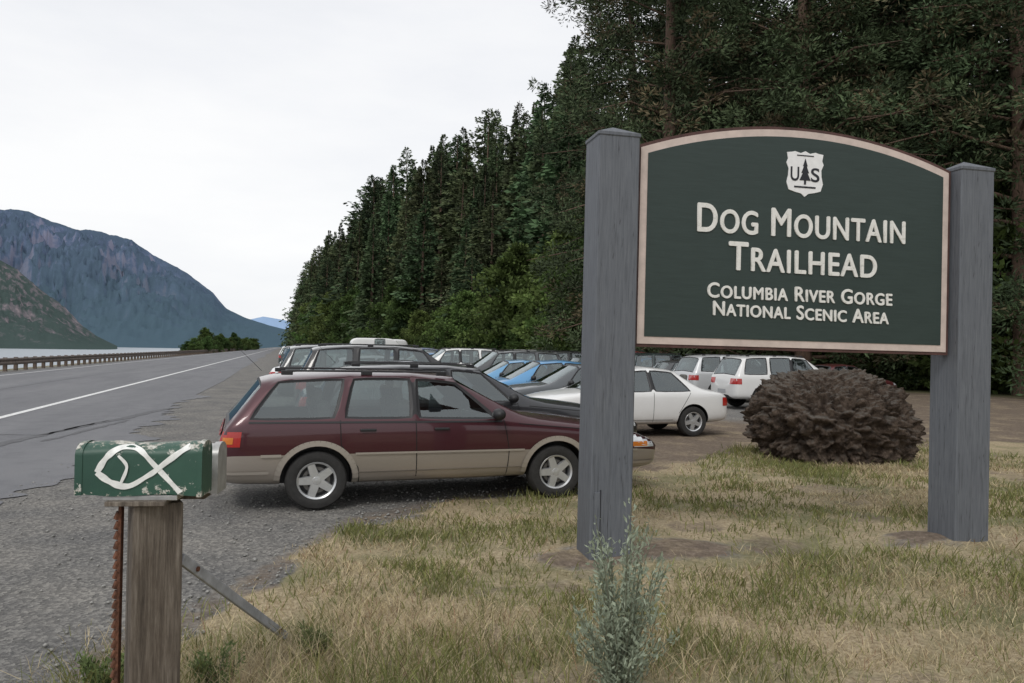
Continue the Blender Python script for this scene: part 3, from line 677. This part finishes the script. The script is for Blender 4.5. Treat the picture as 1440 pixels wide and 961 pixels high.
def post(x,ht,s):
    mb=MB(); bm=mb.bm; h=s/2; c=.012
    prof=[(h-c,-h),(h,-h+c),(h,h-c),(h-c,h),(-h+c,h),(-h,h-c),(-h,-h+c),(-h+c,-h)]
    rings=[]
    for z,k in ((-.4,1),(0,1),(ht*.5,.995),(ht-.10,.99),(ht-.085,.99),(ht-.075,1.035),(ht-.05,1.035)): rings.append([bm.verts.new((px*k,py*k,z)) for px,py in prof])
    for i in range(len(rings)-1):
        for k in range(8): bm.faces.new((rings[i][k],rings[i][(k+1)%8],rings[i+1][(k+1)%8],rings[i+1][k]))
    ap=bm.verts.new((0,0,ht+.04))
    for k in range(8): bm.faces.new((rings[-1][k],rings[-1][(k+1)%8],ap))
    o=obj("post",mb.done("post",[m_post]),sign); o.location=(x,0,0); return o
S=.37
htL=loc(862,186)[1]; htR=loc(1356,234)[1]
post(0,htL,S); post(span,htR,S)
mb=MB(); mb.box((-.13,-S/2-.008,.30),(.05,.014,.56),0,.003); mb.box((-.10,-S/2-.003,.30),(.008,.006,.6),1)
obj("post_batten",mb.done("batten",[m_post,m_black]),sign)
yf=-.07
x0=S/2+.02; x1=span-S/2-.02
zbt=loc(1120,494,yf)[1]; z1=(loc(918,203,yf)[1]+loc(1325,243,yf)[1])/2; z2=loc(1100,178,yf)[1]
def shape(i,n=40):
    h=z2-z1; hwid=(x1-x0)/2; Rr=(hwid**2+h**2)/(2*h); cx=(x0+x1)/2; cz=z2-Rr
    P=[(x0+i,zbt+i),(x1-i,zbt+i)]; w2=hwid-i
    for k in range(n+1):
        x=cx+w2*(1-2*k/n); P.append((x,cz+math.sqrt((Rr-i)**2-(x-cx)**2)))
    return P
mb=MB(); mb.prism(shape(0),yf,yf+.11,0); mb.prism(shape(.028),yf-.008,yf+.05,1); mb.prism(shape(.092),yf-.014,yf+.05,2)
obj("panel",mb.done("panel",[m_brown,m_cream,m_green]),sign)
def text(body,ul,vl,ur,vr,cap,bold=.006,small=True):
    cu=bpy.data.curves.new("t",'FONT'); cu.body=body; cu.size=1; cu.space_character=1.08; cu.resolution_u=6
    cu.small_caps_scale=.82
    if small:
        for i,ch in enumerate(body): cu.body_format[i].use_small_caps=True
    o=bpy.data.objects.new("t",cu); COL.objects.link(o); cu.extrude=.02
    dg=bpy.context.evaluated_depsgraph_get(); dg.update(); me0=bpy.data.meshes.new_from_object(o.evaluated_get(dg)); bpy.data.objects.remove(o)
    n=len(me0.vertices); co=np.zeros(n*3); me0.vertices.foreach_get('co',co); co=co.reshape(-1,3)
    xa,za=loc(ul,vl,yf-.02); xb,zb=loc(ur,vr,yf-.02); 
    xm,zt=loc((ul+ur)/2,(vl+vr)/2-cap,yf-.02); caph=zt-(za+zb)/2
    cx=(co[:,0]-co[:,0].min())/(co[:,0].max()-co[:,0].min())*(xb-xa)+xa
    cz=co[:,1]/max(co[:,1].max(),.01)*caph+za+(zb-za)*(cx-xa)/(xb-xa)
    for j,(dx,dz) in enumerate(((-bold,0),(bold,0),(0,bold),(0,-bold*.6))):
        me=me0.copy(); cy=yf-.014-.005-co[:,2]*.2-j*.0009
        me.vertices.foreach_set('co',np.stack([cx+dx,cy,cz+dz],1).ravel()); me.update(); me.materials.clear(); me.materials.append(m_white)
        obj("lettering",me,sign)
text("Dog Mountain",981,325,1272,343,38,.006); text("Trailhead",1025,379,1232,391,38,.006)
text("Columbia River Gorge",995,418,1254,430,20,.0045); text("National Scenic Area",1003,443,1249,456,19,.0045)
cxs,czs=loc(1132,245,yf-.02); hx=(loc(1158,245,yf)[0]-loc(1106,245,yf)[0])/2; hz=(loc(1132,213,yf)[1]-loc(1132,277,yf)[1])/2
sh=[(0,1),(.25,.9),(.55,.97),(.72,.93),(.98,.9),(.92,.62),(1.0,.45),(.88,.2),(.9,-.1),(.98,-.4),(.86,-.72),(.55,-.8),(.2,-.86),(0,-1)]
sh=[(x*hx,z*hz) for x,z in sh]; full=sh[::-1]+[(-x,z) for x,z in sh[1:-1]]
m_bw=simple("badge_white",(.8,.8,.8),.5,nscale=20,var=.05)
mb=MB(); mb.prism([(cxs+x,czs+z) for x,z in full],yf-.021,yf-.012,0)
T=[(0,.75),(.12,.42),(.07,.42),(.2,.12),(.12,.12),(.3,-.2),(.05,-.2),(.05,-.38)]
T=[(cxs+x*hx,czs+(z-.08)*hz) for x,z in T]+[(cxs-x*hx,czs+(z-.08)*hz) for x,z in T[:0:-1]]
mb.prism(T[::-1],yf-.026,yf-.020,1)
mb.box((cxs,yf-.022,czs-.58*hz),(hx*1.15,.006,hz*.07),1)
mb.box((cxs,yf-.022,czs+.80*hz),(hx*.9,.006,hz*.04),1)
obj("badge",mb.done("badge",[m_bw,m_black]),sign)
def btxt(ch,cx,wd):
    cu=bpy.data.curves.new("t",'FONT'); cu.body=ch; cu.offset=.012; cu.extrude=.01
    o=bpy.data.objects.new("t",cu); COL.objects.link(o); dg=bpy.context.evaluated_depsgraph_get(); dg.update(); me=bpy.data.meshes.new_from_object(o.evaluated_get(dg)); bpy.data.objects.remove(o)
    co=np.zeros(len(me.vertices)*3); me.vertices.foreach_get('co',co); co=co.reshape(-1,3); mn_=co.min(0); mx_=co.max(0)
    X=(co[:,0]-mn_[0])/(mx_[0]-mn_[0])*wd+cx-wd/2; Z=(co[:,1]-mn_[1])/(mx_[1]-mn_[1])*hz*.62+czs-.33*hz
    me.vertices.foreach_set('co',np.stack([X,yf-.022-co[:,2]*.2,Z],1).ravel()); me.update(); me.materials.clear(); me.materials.append(m_black); obj("badge_letter",me,sign)
btxt("U",cxs-.55*hx,hx*.46); btxt("S",cxs+.55*hx,hx*.46)

# ------------------------------------------------------------------ mailbox
m_mbg,nt,b=new_mat("chipped_green_paint"); n=noise(nt,16,7,.78); n2=noise(nt,3,5,.6)
gcol=ramp(nt,n2,[(.3,(.018,.06,.042)),(.7,(.035,.10,.068))])
tcx=N(nt,'ShaderNodeTexCoord'); s=N(nt,'ShaderNodeSeparateXYZ'); nt.links.new(tcx.outputs['Object'],s.inputs[0])
edge=math_(nt,'MULTIPLY',math_(nt,'ABSOLUTE',math_(nt,'SUBTRACT',s.outputs[2],.105)),1.5)
kk=math_(nt,'ADD',n,edge)
c=mix(nt,ramp(nt,kk,[(.685,(0,0,0)),(.71,(1,1,1))]),gcol,ramp(nt,n,[(.5,(.30,.24,.18)),(.62,(.55,.55,.5))])); nt.links.new(c,b.inputs['Base Color']); b.inputs['Roughness'].default_value=.45; bump(nt,b,n,.3,.005)
m_mbs=simple("dull_aluminium",(.42,.42,.41),.45,.5,nscale=12,var=.25); m_wp=simple("brushed_white_paint",(.8,.81,.78),.6,nscale=30,var=.15)
m_wood,nt,b=new_mat("weathered_timber"); gr=noise(nt,8,8,.75,mapscale=(7,7,.4)); st_=noise(nt,2,5,.7,mapscale=(2,2,.8))
c=ramp(nt,gr,[(.3,(.045,.037,.030)),(.5,(.15,.125,.10)),(.72,(.30,.265,.225))]); c=mix(nt,.7,c,ramp(nt,st_,[(.35,(.5,.45,.41)),(.65,(1.1,1.1,1.1))]),'MULTIPLY'); nt.links.new(c,b.inputs['Base Color']); b.inputs['Roughness'].default_value=.9; bump(nt,b,gr,.9,.01)
m_rst=simple("rusty_iron",(.12,.05,.028),.85,nscale=40,var=.6,bstr=.5); m_galv=simple("galvanised_bar",(.38,.39,.42),.6,.2,nscale=14,var=.25)
MBX=W(206,692,3.45)
mroot=empty("mailbox",(MBX.x,MBX.y,0)); mroot.rotation_euler=(0,0,math.radians(-9)); zb_=MBX.z
Lx,Wy,Hs,Ha=.50,.17,.170,.048
def yside(z): return Wy/2 if z<=Hs else Wy/2*math.sqrt(max(0,1-((z-Hs)/Ha)**2))
def mbprof(k=1.0):
    P=[(-Wy/2*k,0),(-Wy/2*k,Hs)]+[(-Wy/2*k*math.cos(t),Hs+Ha*k*math.sin(t)) for t in np.linspace(0,math.pi,18)[1:-1]]+[(Wy/2*k,Hs),(Wy/2*k,0)]
    return P
def boxmail(mb,xs_,mat):
    rings=[]
    for x,k in xs_: rings.append([mb.bm.verts.new((x,y,(z-.1)*k+.1+ .005*math.sin(x*19+z*20))) for y,z in mbprof(k)])
    n=len(rings[0])
    for i in range(len(rings)-1):
        for k in range(n): q=mb.bm.faces.new((rings[i][k],rings[i][(k+1)%n],rings[i+1][(k+1)%n],rings[i+1][k])); q.material_index=mat
    for rg in(rings[0],rings[-1]): mb.bm.faces.new(rg).material_index=mat
mb=MB(); xsq=[(-Lx/2-.012,.99),(-Lx/2-.012,1.03),(-Lx/2+.018,1.03),(-Lx/2+.018,1.0)]+[(x,1) for x in np.linspace(-.2,.2,6)]+[(Lx/2-.02,1),(Lx/2-.02,1.035),(Lx/2,1.035),(Lx/2,.98)]
boxmail(mb,xsq,0); mb.box((-Lx/2-.022,0,.19),(.015,.03,.04),0,.004); o=obj("mailbox_body",mb.done("mbx",[m_mbg],30),mroot); o.location=(0,0,zb_)
def fish(pts,wd):
    V=[];Fr=[]; P=[]
    for k in range(len(pts)-1):
        p0=pts[max(k-1,0)];p1=pts[k];p2=pts[k+1];p3=pts[min(k+2,len(pts)-1)]
        for i in range(8):
            t=i/8; P.append(tuple(.5*((2*p1[j])+(-p0[j]+p2[j])*t+(2*p0[j]-5*p1[j]+4*p2[j]-p3[j])*t*t+(-p0[j]+3*p1[j]-3*p2[j]+p3[j])*t**3) for j in(0,1)))
    P.append(pts[-1])
    for i,(x,z) in enumerate(P):
        j=min(i+1,len(P)-1);k=max(i-1,0);dx,dz=P[j][0]-P[k][0],P[j][1]-P[k][1];l=math.hypot(dx,dz); w_=wd*(.75+.5*float(vn(i,1,3,2)))
        for s in(-1,1):
            xx,zz=x-s*dz/l*w_/2,z+s*dx/l*w_/2; zz=min(max(zz,.004),Hs+Ha*.93); V.append((xx,-yside(zz)-.004,zz+.005*math.sin(xx*19+zz*20)))
        if i: Fr.append((2*i-2,2*i-1,2*i+1,2*i))
    return V,Fr
def pm(u,v): return ((u-206)/170*Lx,(690-v)/74*.217)
for k_,pts in enumerate(([(147,655),(160,636),(180,622),(204,624),(226,646),(262,686)],[(147,655),(168,670),(192,676),(218,662),(242,640),(272,621)],[(180,672),(188,650),(176,634)])):
    V,Fr=fish([pm(*q) for q in pts],.023 if k_<2 else .012)
    if k_==1: V=[(x,y-.0015,z) for x,y,z in V]
    if k_==2: V=[(x,y-.003,z) for x,y,z in V]
    o=obj("painted_fish",qmesh("fish",V,Fr,[m_wp]),mroot); o.location=(0,0,zb_)
mb=MB(); mb.box((-.0,.0,-.012),(.30,.16,.022),1,.003); mb.box((-.01,0,-.03),(.24,.24,.02),0,.003)
T=Matrix.Rotation(math.radians(24),4,'Z')
mb.box((.03,.03,-.04-.65),(.205,.205,1.3),0,.010,T,taper=(.97,.97))
for i in range(30):
    z=-.08-i*.042; mb.cyl((-.100,-.03,z),(-.112,-.03,z-.03),.012,.012,2,8)
mb.box((-.095,-.02,-.6),(.014,.035,1.1),2,.002)
o=obj("post",mb.done("mbpost",[m_wood,m_mbs,m_rst]),mroot); o.location=(0,0,zb_)
A=W(255,786,3.55); B=G(402,900)+Vector((0,0,.02)); 
mroot_inv=(Matrix.Translation(mroot.location)@Matrix.Rotation(math.radians(-9),4,'Z')).inverted()
A2=mroot_inv@A; B2=mroot_inv@B; d=B2-A2; q=d.to_track_quat('X','Z').to_matrix().to_4x4()
mb=MB(); mb.box((A2+B2)/2,(d.length,.02,.05),0,.004,q)
for t in(.1,.9): mb.cyl(A2+d*t+q.to_3x3()@Vector((0,-.012,0)),A2+d*t+q.to_3x3()@Vector((0,-.02,0)),.012,.012,1,8)
obj("brace",mb.done("brace",[m_galv,m_rst]),mroot)
q=W(262,690,3.72); m2=empty("mailbox",(q.x,q.y,0)); m2.rotation_euler=(0,0,math.radians(-9))
mb=MB(); boxmail(mb,[(-.2,1),(-.1,1),(.0,1),(.13,1),(.13,1.04),(.16,1.04),(.16,.97)],0); mb.box((0,0,-.015),(.2,.12,.03),1,.003)
o=obj("mailbox_body",mb.done("mbx2",[m_mbs,m_wood],30),m2); o.location=(0,0,q.z)

# ------------------------------------------------------------------ boulder
bm=bmesh.new(); bmesh.ops.create_icosphere(bm,subdivisions=7,radius=1)
for v in bm.verts:
    n=v.co.normalized(); z=n.z
    wv=n+.4*mn.turbulence_vector(n*2.3+Vector((5,1,2)),3,False)
    k=1+.15*mn.fractal(n*1.4+Vector((4,2,1)),1,2,3)
    side=1-.6*max(0,z)**1.5
    rg=mn.ridged_multi_fractal(wv*2.4+Vector((2,8,1)),.9,2.2,7,1,2)
    k+=-(rg-1.0)*.10*side
    vd=mn.voronoi(wv*3.1+Vector((1,5,3)))[0]; k+=(.30-vd[0])*.17*side
    vd2=mn.voronoi(wv*8+Vector((6,2,3)))[0]; k+=(.28-vd2[0])*.06
    k+=.07*mn.fractal(wv*8,.6,2.1,7)
    q=n*k
    zz=q.z if q.z<.62 else .62+(q.z-.62)*.6
    v.co=Vector((q.x*1.44*(1-.08*max(0,z)),q.y*1.1,max(-.52,zz)*1.14+.68))
me=bpy.data.meshes.new("boulder"); bm.to_mesh(me); bm.free()
for q_ in me.polygons: q_.use_smooth=True
m_rock,nt,b=new_mat("basalt_boulder"); n=noise(nt,5,10,.8); n2=noise(nt,22,6,.7)
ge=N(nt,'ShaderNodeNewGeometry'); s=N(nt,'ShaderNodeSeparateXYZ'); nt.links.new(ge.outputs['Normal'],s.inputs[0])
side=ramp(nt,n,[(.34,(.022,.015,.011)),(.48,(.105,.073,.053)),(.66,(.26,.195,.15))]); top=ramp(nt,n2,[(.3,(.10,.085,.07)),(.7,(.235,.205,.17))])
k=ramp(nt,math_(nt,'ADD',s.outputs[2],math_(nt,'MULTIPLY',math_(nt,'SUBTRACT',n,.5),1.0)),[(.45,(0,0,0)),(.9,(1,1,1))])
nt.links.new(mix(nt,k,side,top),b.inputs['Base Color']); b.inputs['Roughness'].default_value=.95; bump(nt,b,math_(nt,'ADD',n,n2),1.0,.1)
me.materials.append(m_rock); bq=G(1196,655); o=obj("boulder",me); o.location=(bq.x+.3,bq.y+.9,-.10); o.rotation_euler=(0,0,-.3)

# ------------------------------------------------------------------ grass blades, gravel, sagebrush
m_gr=leaf_mat("grass_blades",var=0.0)
def tz(x,y): return terrain(x,y)
n=440000
X=rng.uniform(-1.6,13,n); Y=rng.uniform(1.2,14.5,n)
dcam=X*f.x+Y*f.y; side_=(X*r0.x+Y*r0.y)/np.maximum(dcam,.1)
gmk=grassmask(X,Y)
bare=fb(X,Y,1.3,21); bald_=sst((fb(X,Y,.9,41)-.58)/.12)
tall=np.exp(-(((X-mroot.location.x-.2)/1.0)**2+((Y-mroot.location.y-.35)/.9)**2))
tall=tall+.6*np.exp(-(((X-1.6)/1.6)**2+((Y-4.3)/.7)**2))
tall=tall+.35*np.exp(-((np.hypot(X-bq.x-.3,Y-bq.y-.9)-1.45)/.3)**2)
keep=(dcam>2.6)&(np.abs(side_)<.75)&(rng.random(n)<np.clip(7/dcam,0.25,1)**1.3)&(rng.random(n)<(gmk*(.14+1.25*np.clip((bare-.37)*3.2,0,1))*(1-.8*bald_)+tall*.6)*1.0)&((X>-1.25)|(tall>.5))&(X>-1.6)
keep&=rng.random(n)>postdirt(X,Y)*1.5
keep&=~((np.abs(X-Lp.x)<.24)&(np.abs(Y-Lp.y)<.24))&~((np.abs(X-Rp.x)<.22)&(np.abs(Y-Rp.y)<.22))
X=X[keep];Y=Y[keep];dcam=dcam[keep];tall=tall[keep]; n=len(X)
gn=fb(X,Y,1.0,11)+.35*fb(X,Y,.3,14)-.17; isg=(gn+rng.normal(size=n)*.13+np.minimum(tall,.7)*.16)>.568
h=(.02+.06*rng.random(n)**2)*(1+.5*isg)*(.5+.9*vn(X,Y,.5,6))+np.minimum(tall,1)*.20*rng.random(n)
wd=np.where(isg,.0032,.0022)*(.8+.6*rng.random(n))*np.clip(dcam/5,.7,2.0)
an=rng.random(n)*6.283; ln=(.3+1.2*rng.random(n))*h*np.where(isg,.7,1.2); la=rng.random(n)*6.283
base=np.stack([X,Y,tz(X,Y)-.006],1); dv=np.stack([np.cos(an),np.sin(an),0*an],1)*wd[:,None]; tip=base+np.stack([np.cos(la)*ln,np.sin(la)*ln,h],1)
midp=base+(tip-base)*.55+np.stack([0*h,0*h,h*.18],1)
V=np.stack([base-dv,base+dv,midp+dv*.7,midp-dv*.7,tip+dv*.12,tip-dv*.12],1).reshape(-1,3)
I=np.arange(n)[:,None]*6; Fr=np.concatenate([I+np.array([[0,1,2,3]]),I+np.array([[3,2,4,5]])])
br=(.6+.7*rng.random(n))[:,None]
cg=np.array([.17,.195,.083])*br+np.array([.08,.05,.01])*rng.random((n,1)); cs=np.array([.51,.425,.285])*br
redd=(rng.random(n)<.09)[:,None]; cs=np.where(redd,np.array([.27,.17,.11])*br,cs)
Cc=np.where(isg[:,None],cg,cs)
obj("grass",qmesh("grass",V,Fr,[m_gr],np.repeat(Cc,6,0)))
m_st=simple("gravel_stones",(.26,.255,.24),.9,nscale=25,var=.5)
n=16000; X=rng.uniform(-4,4.5,n);Y=rng.uniform(2.8,13,n); g_=grassmask(X,Y); keep=(g_<.7)&(rng.random(n)<np.exp(-np.abs(Y-np.interp(X,bx,by))/1.6)*.9+.16*(X>-3)); X=X[keep];Y=Y[keep]; n=len(X)
oct_=np.array([[1,0,0],[0,1,0],[-1,0,0],[0,-1,0],[0,0,1],[0,0,-1]],float); of=np.array([[0,1,4],[1,2,4],[2,3,4],[3,0,4],[1,0,5],[2,1,5],[3,2,5],[0,3,5]])
sz=.006+.016*rng.random(n)**3; V=(oct_[None]*(sz[:,None,None])*rng.uniform(.6,1.3,(n,6,1))*np.array([1,1,.6])+np.stack([X,Y,tz(X,Y)+.012],1)[:,None]).reshape(-1,3)
Fr=(of[None]+np.arange(n)[:,None,None]*6).reshape(-1,3); obj("loose_gravel",qmesh("stones",V,Fr,[m_st]))
def sage(name,q,Hh,Rr,ns,seed,col,lf_=1.0,m=90):
    g=np.random.default_rng(seed); parts=[];P=[];D=[]
    for i in range(ns):
        an=g.random()*6.283; sp_=Rr*g.random()**.6; hh=Hh*(.45+.6*g.random())*(1-.35*(sp_/Rr)**2)
        pts=[np.array([math.cos(an)*sp_*k**1.2,math.sin(an)*sp_*k**1.2,hh*k])+g.normal(size=3)*.008 for k in (0,.35,.7,1)]
        tv,tf=tube(pts,[.004,.003,.0025,.001],4); parts.append((tv,tf,np.array([.20,.21,.16]),0))
        t=.10+.90*g.random(m); pp=np.array([np.array([np.interp(x,[0,.35,.7,1],[q_[j] for q_ in pts]) for j in range(3)]) for x in t])
        pp+=g.normal(size=(m,3))*.02*(1.25-t[:,None]*.6); P.append(pp); D.append(g.normal(size=(m,3))*.6+np.array([math.cos(an)*.3,math.sin(an)*.3,.8]))
    P=np.concatenate(P);D=np.concatenate(D);n=len(P); V,Fr=leaves(P,D,(.016+.028*g.random(n))*lf_,(.0032+.0035*g.random(n))*lf_,g)
    parts.append((V,Fr,np.repeat(np.array(col)*(.6+.7*g.random((n,1))),4,0),0)); me=combine(parts,[m_gr],name); o=obj(name,me); o.location=(q.x,q.y,float(tz(q.x,q.y)))
sage("sagebrush",G(872,1000),.98,.30,58,5,(.31,.355,.28),1.15,85)
sage("weed",G(300,975),.22,.14,14,6,(.16,.21,.09))
sage("weed",G(150,985),.25,.16,18,8,(.15,.20,.08))
sage("weed",G(440,930),.16,.12,12,9,(.19,.22,.10))
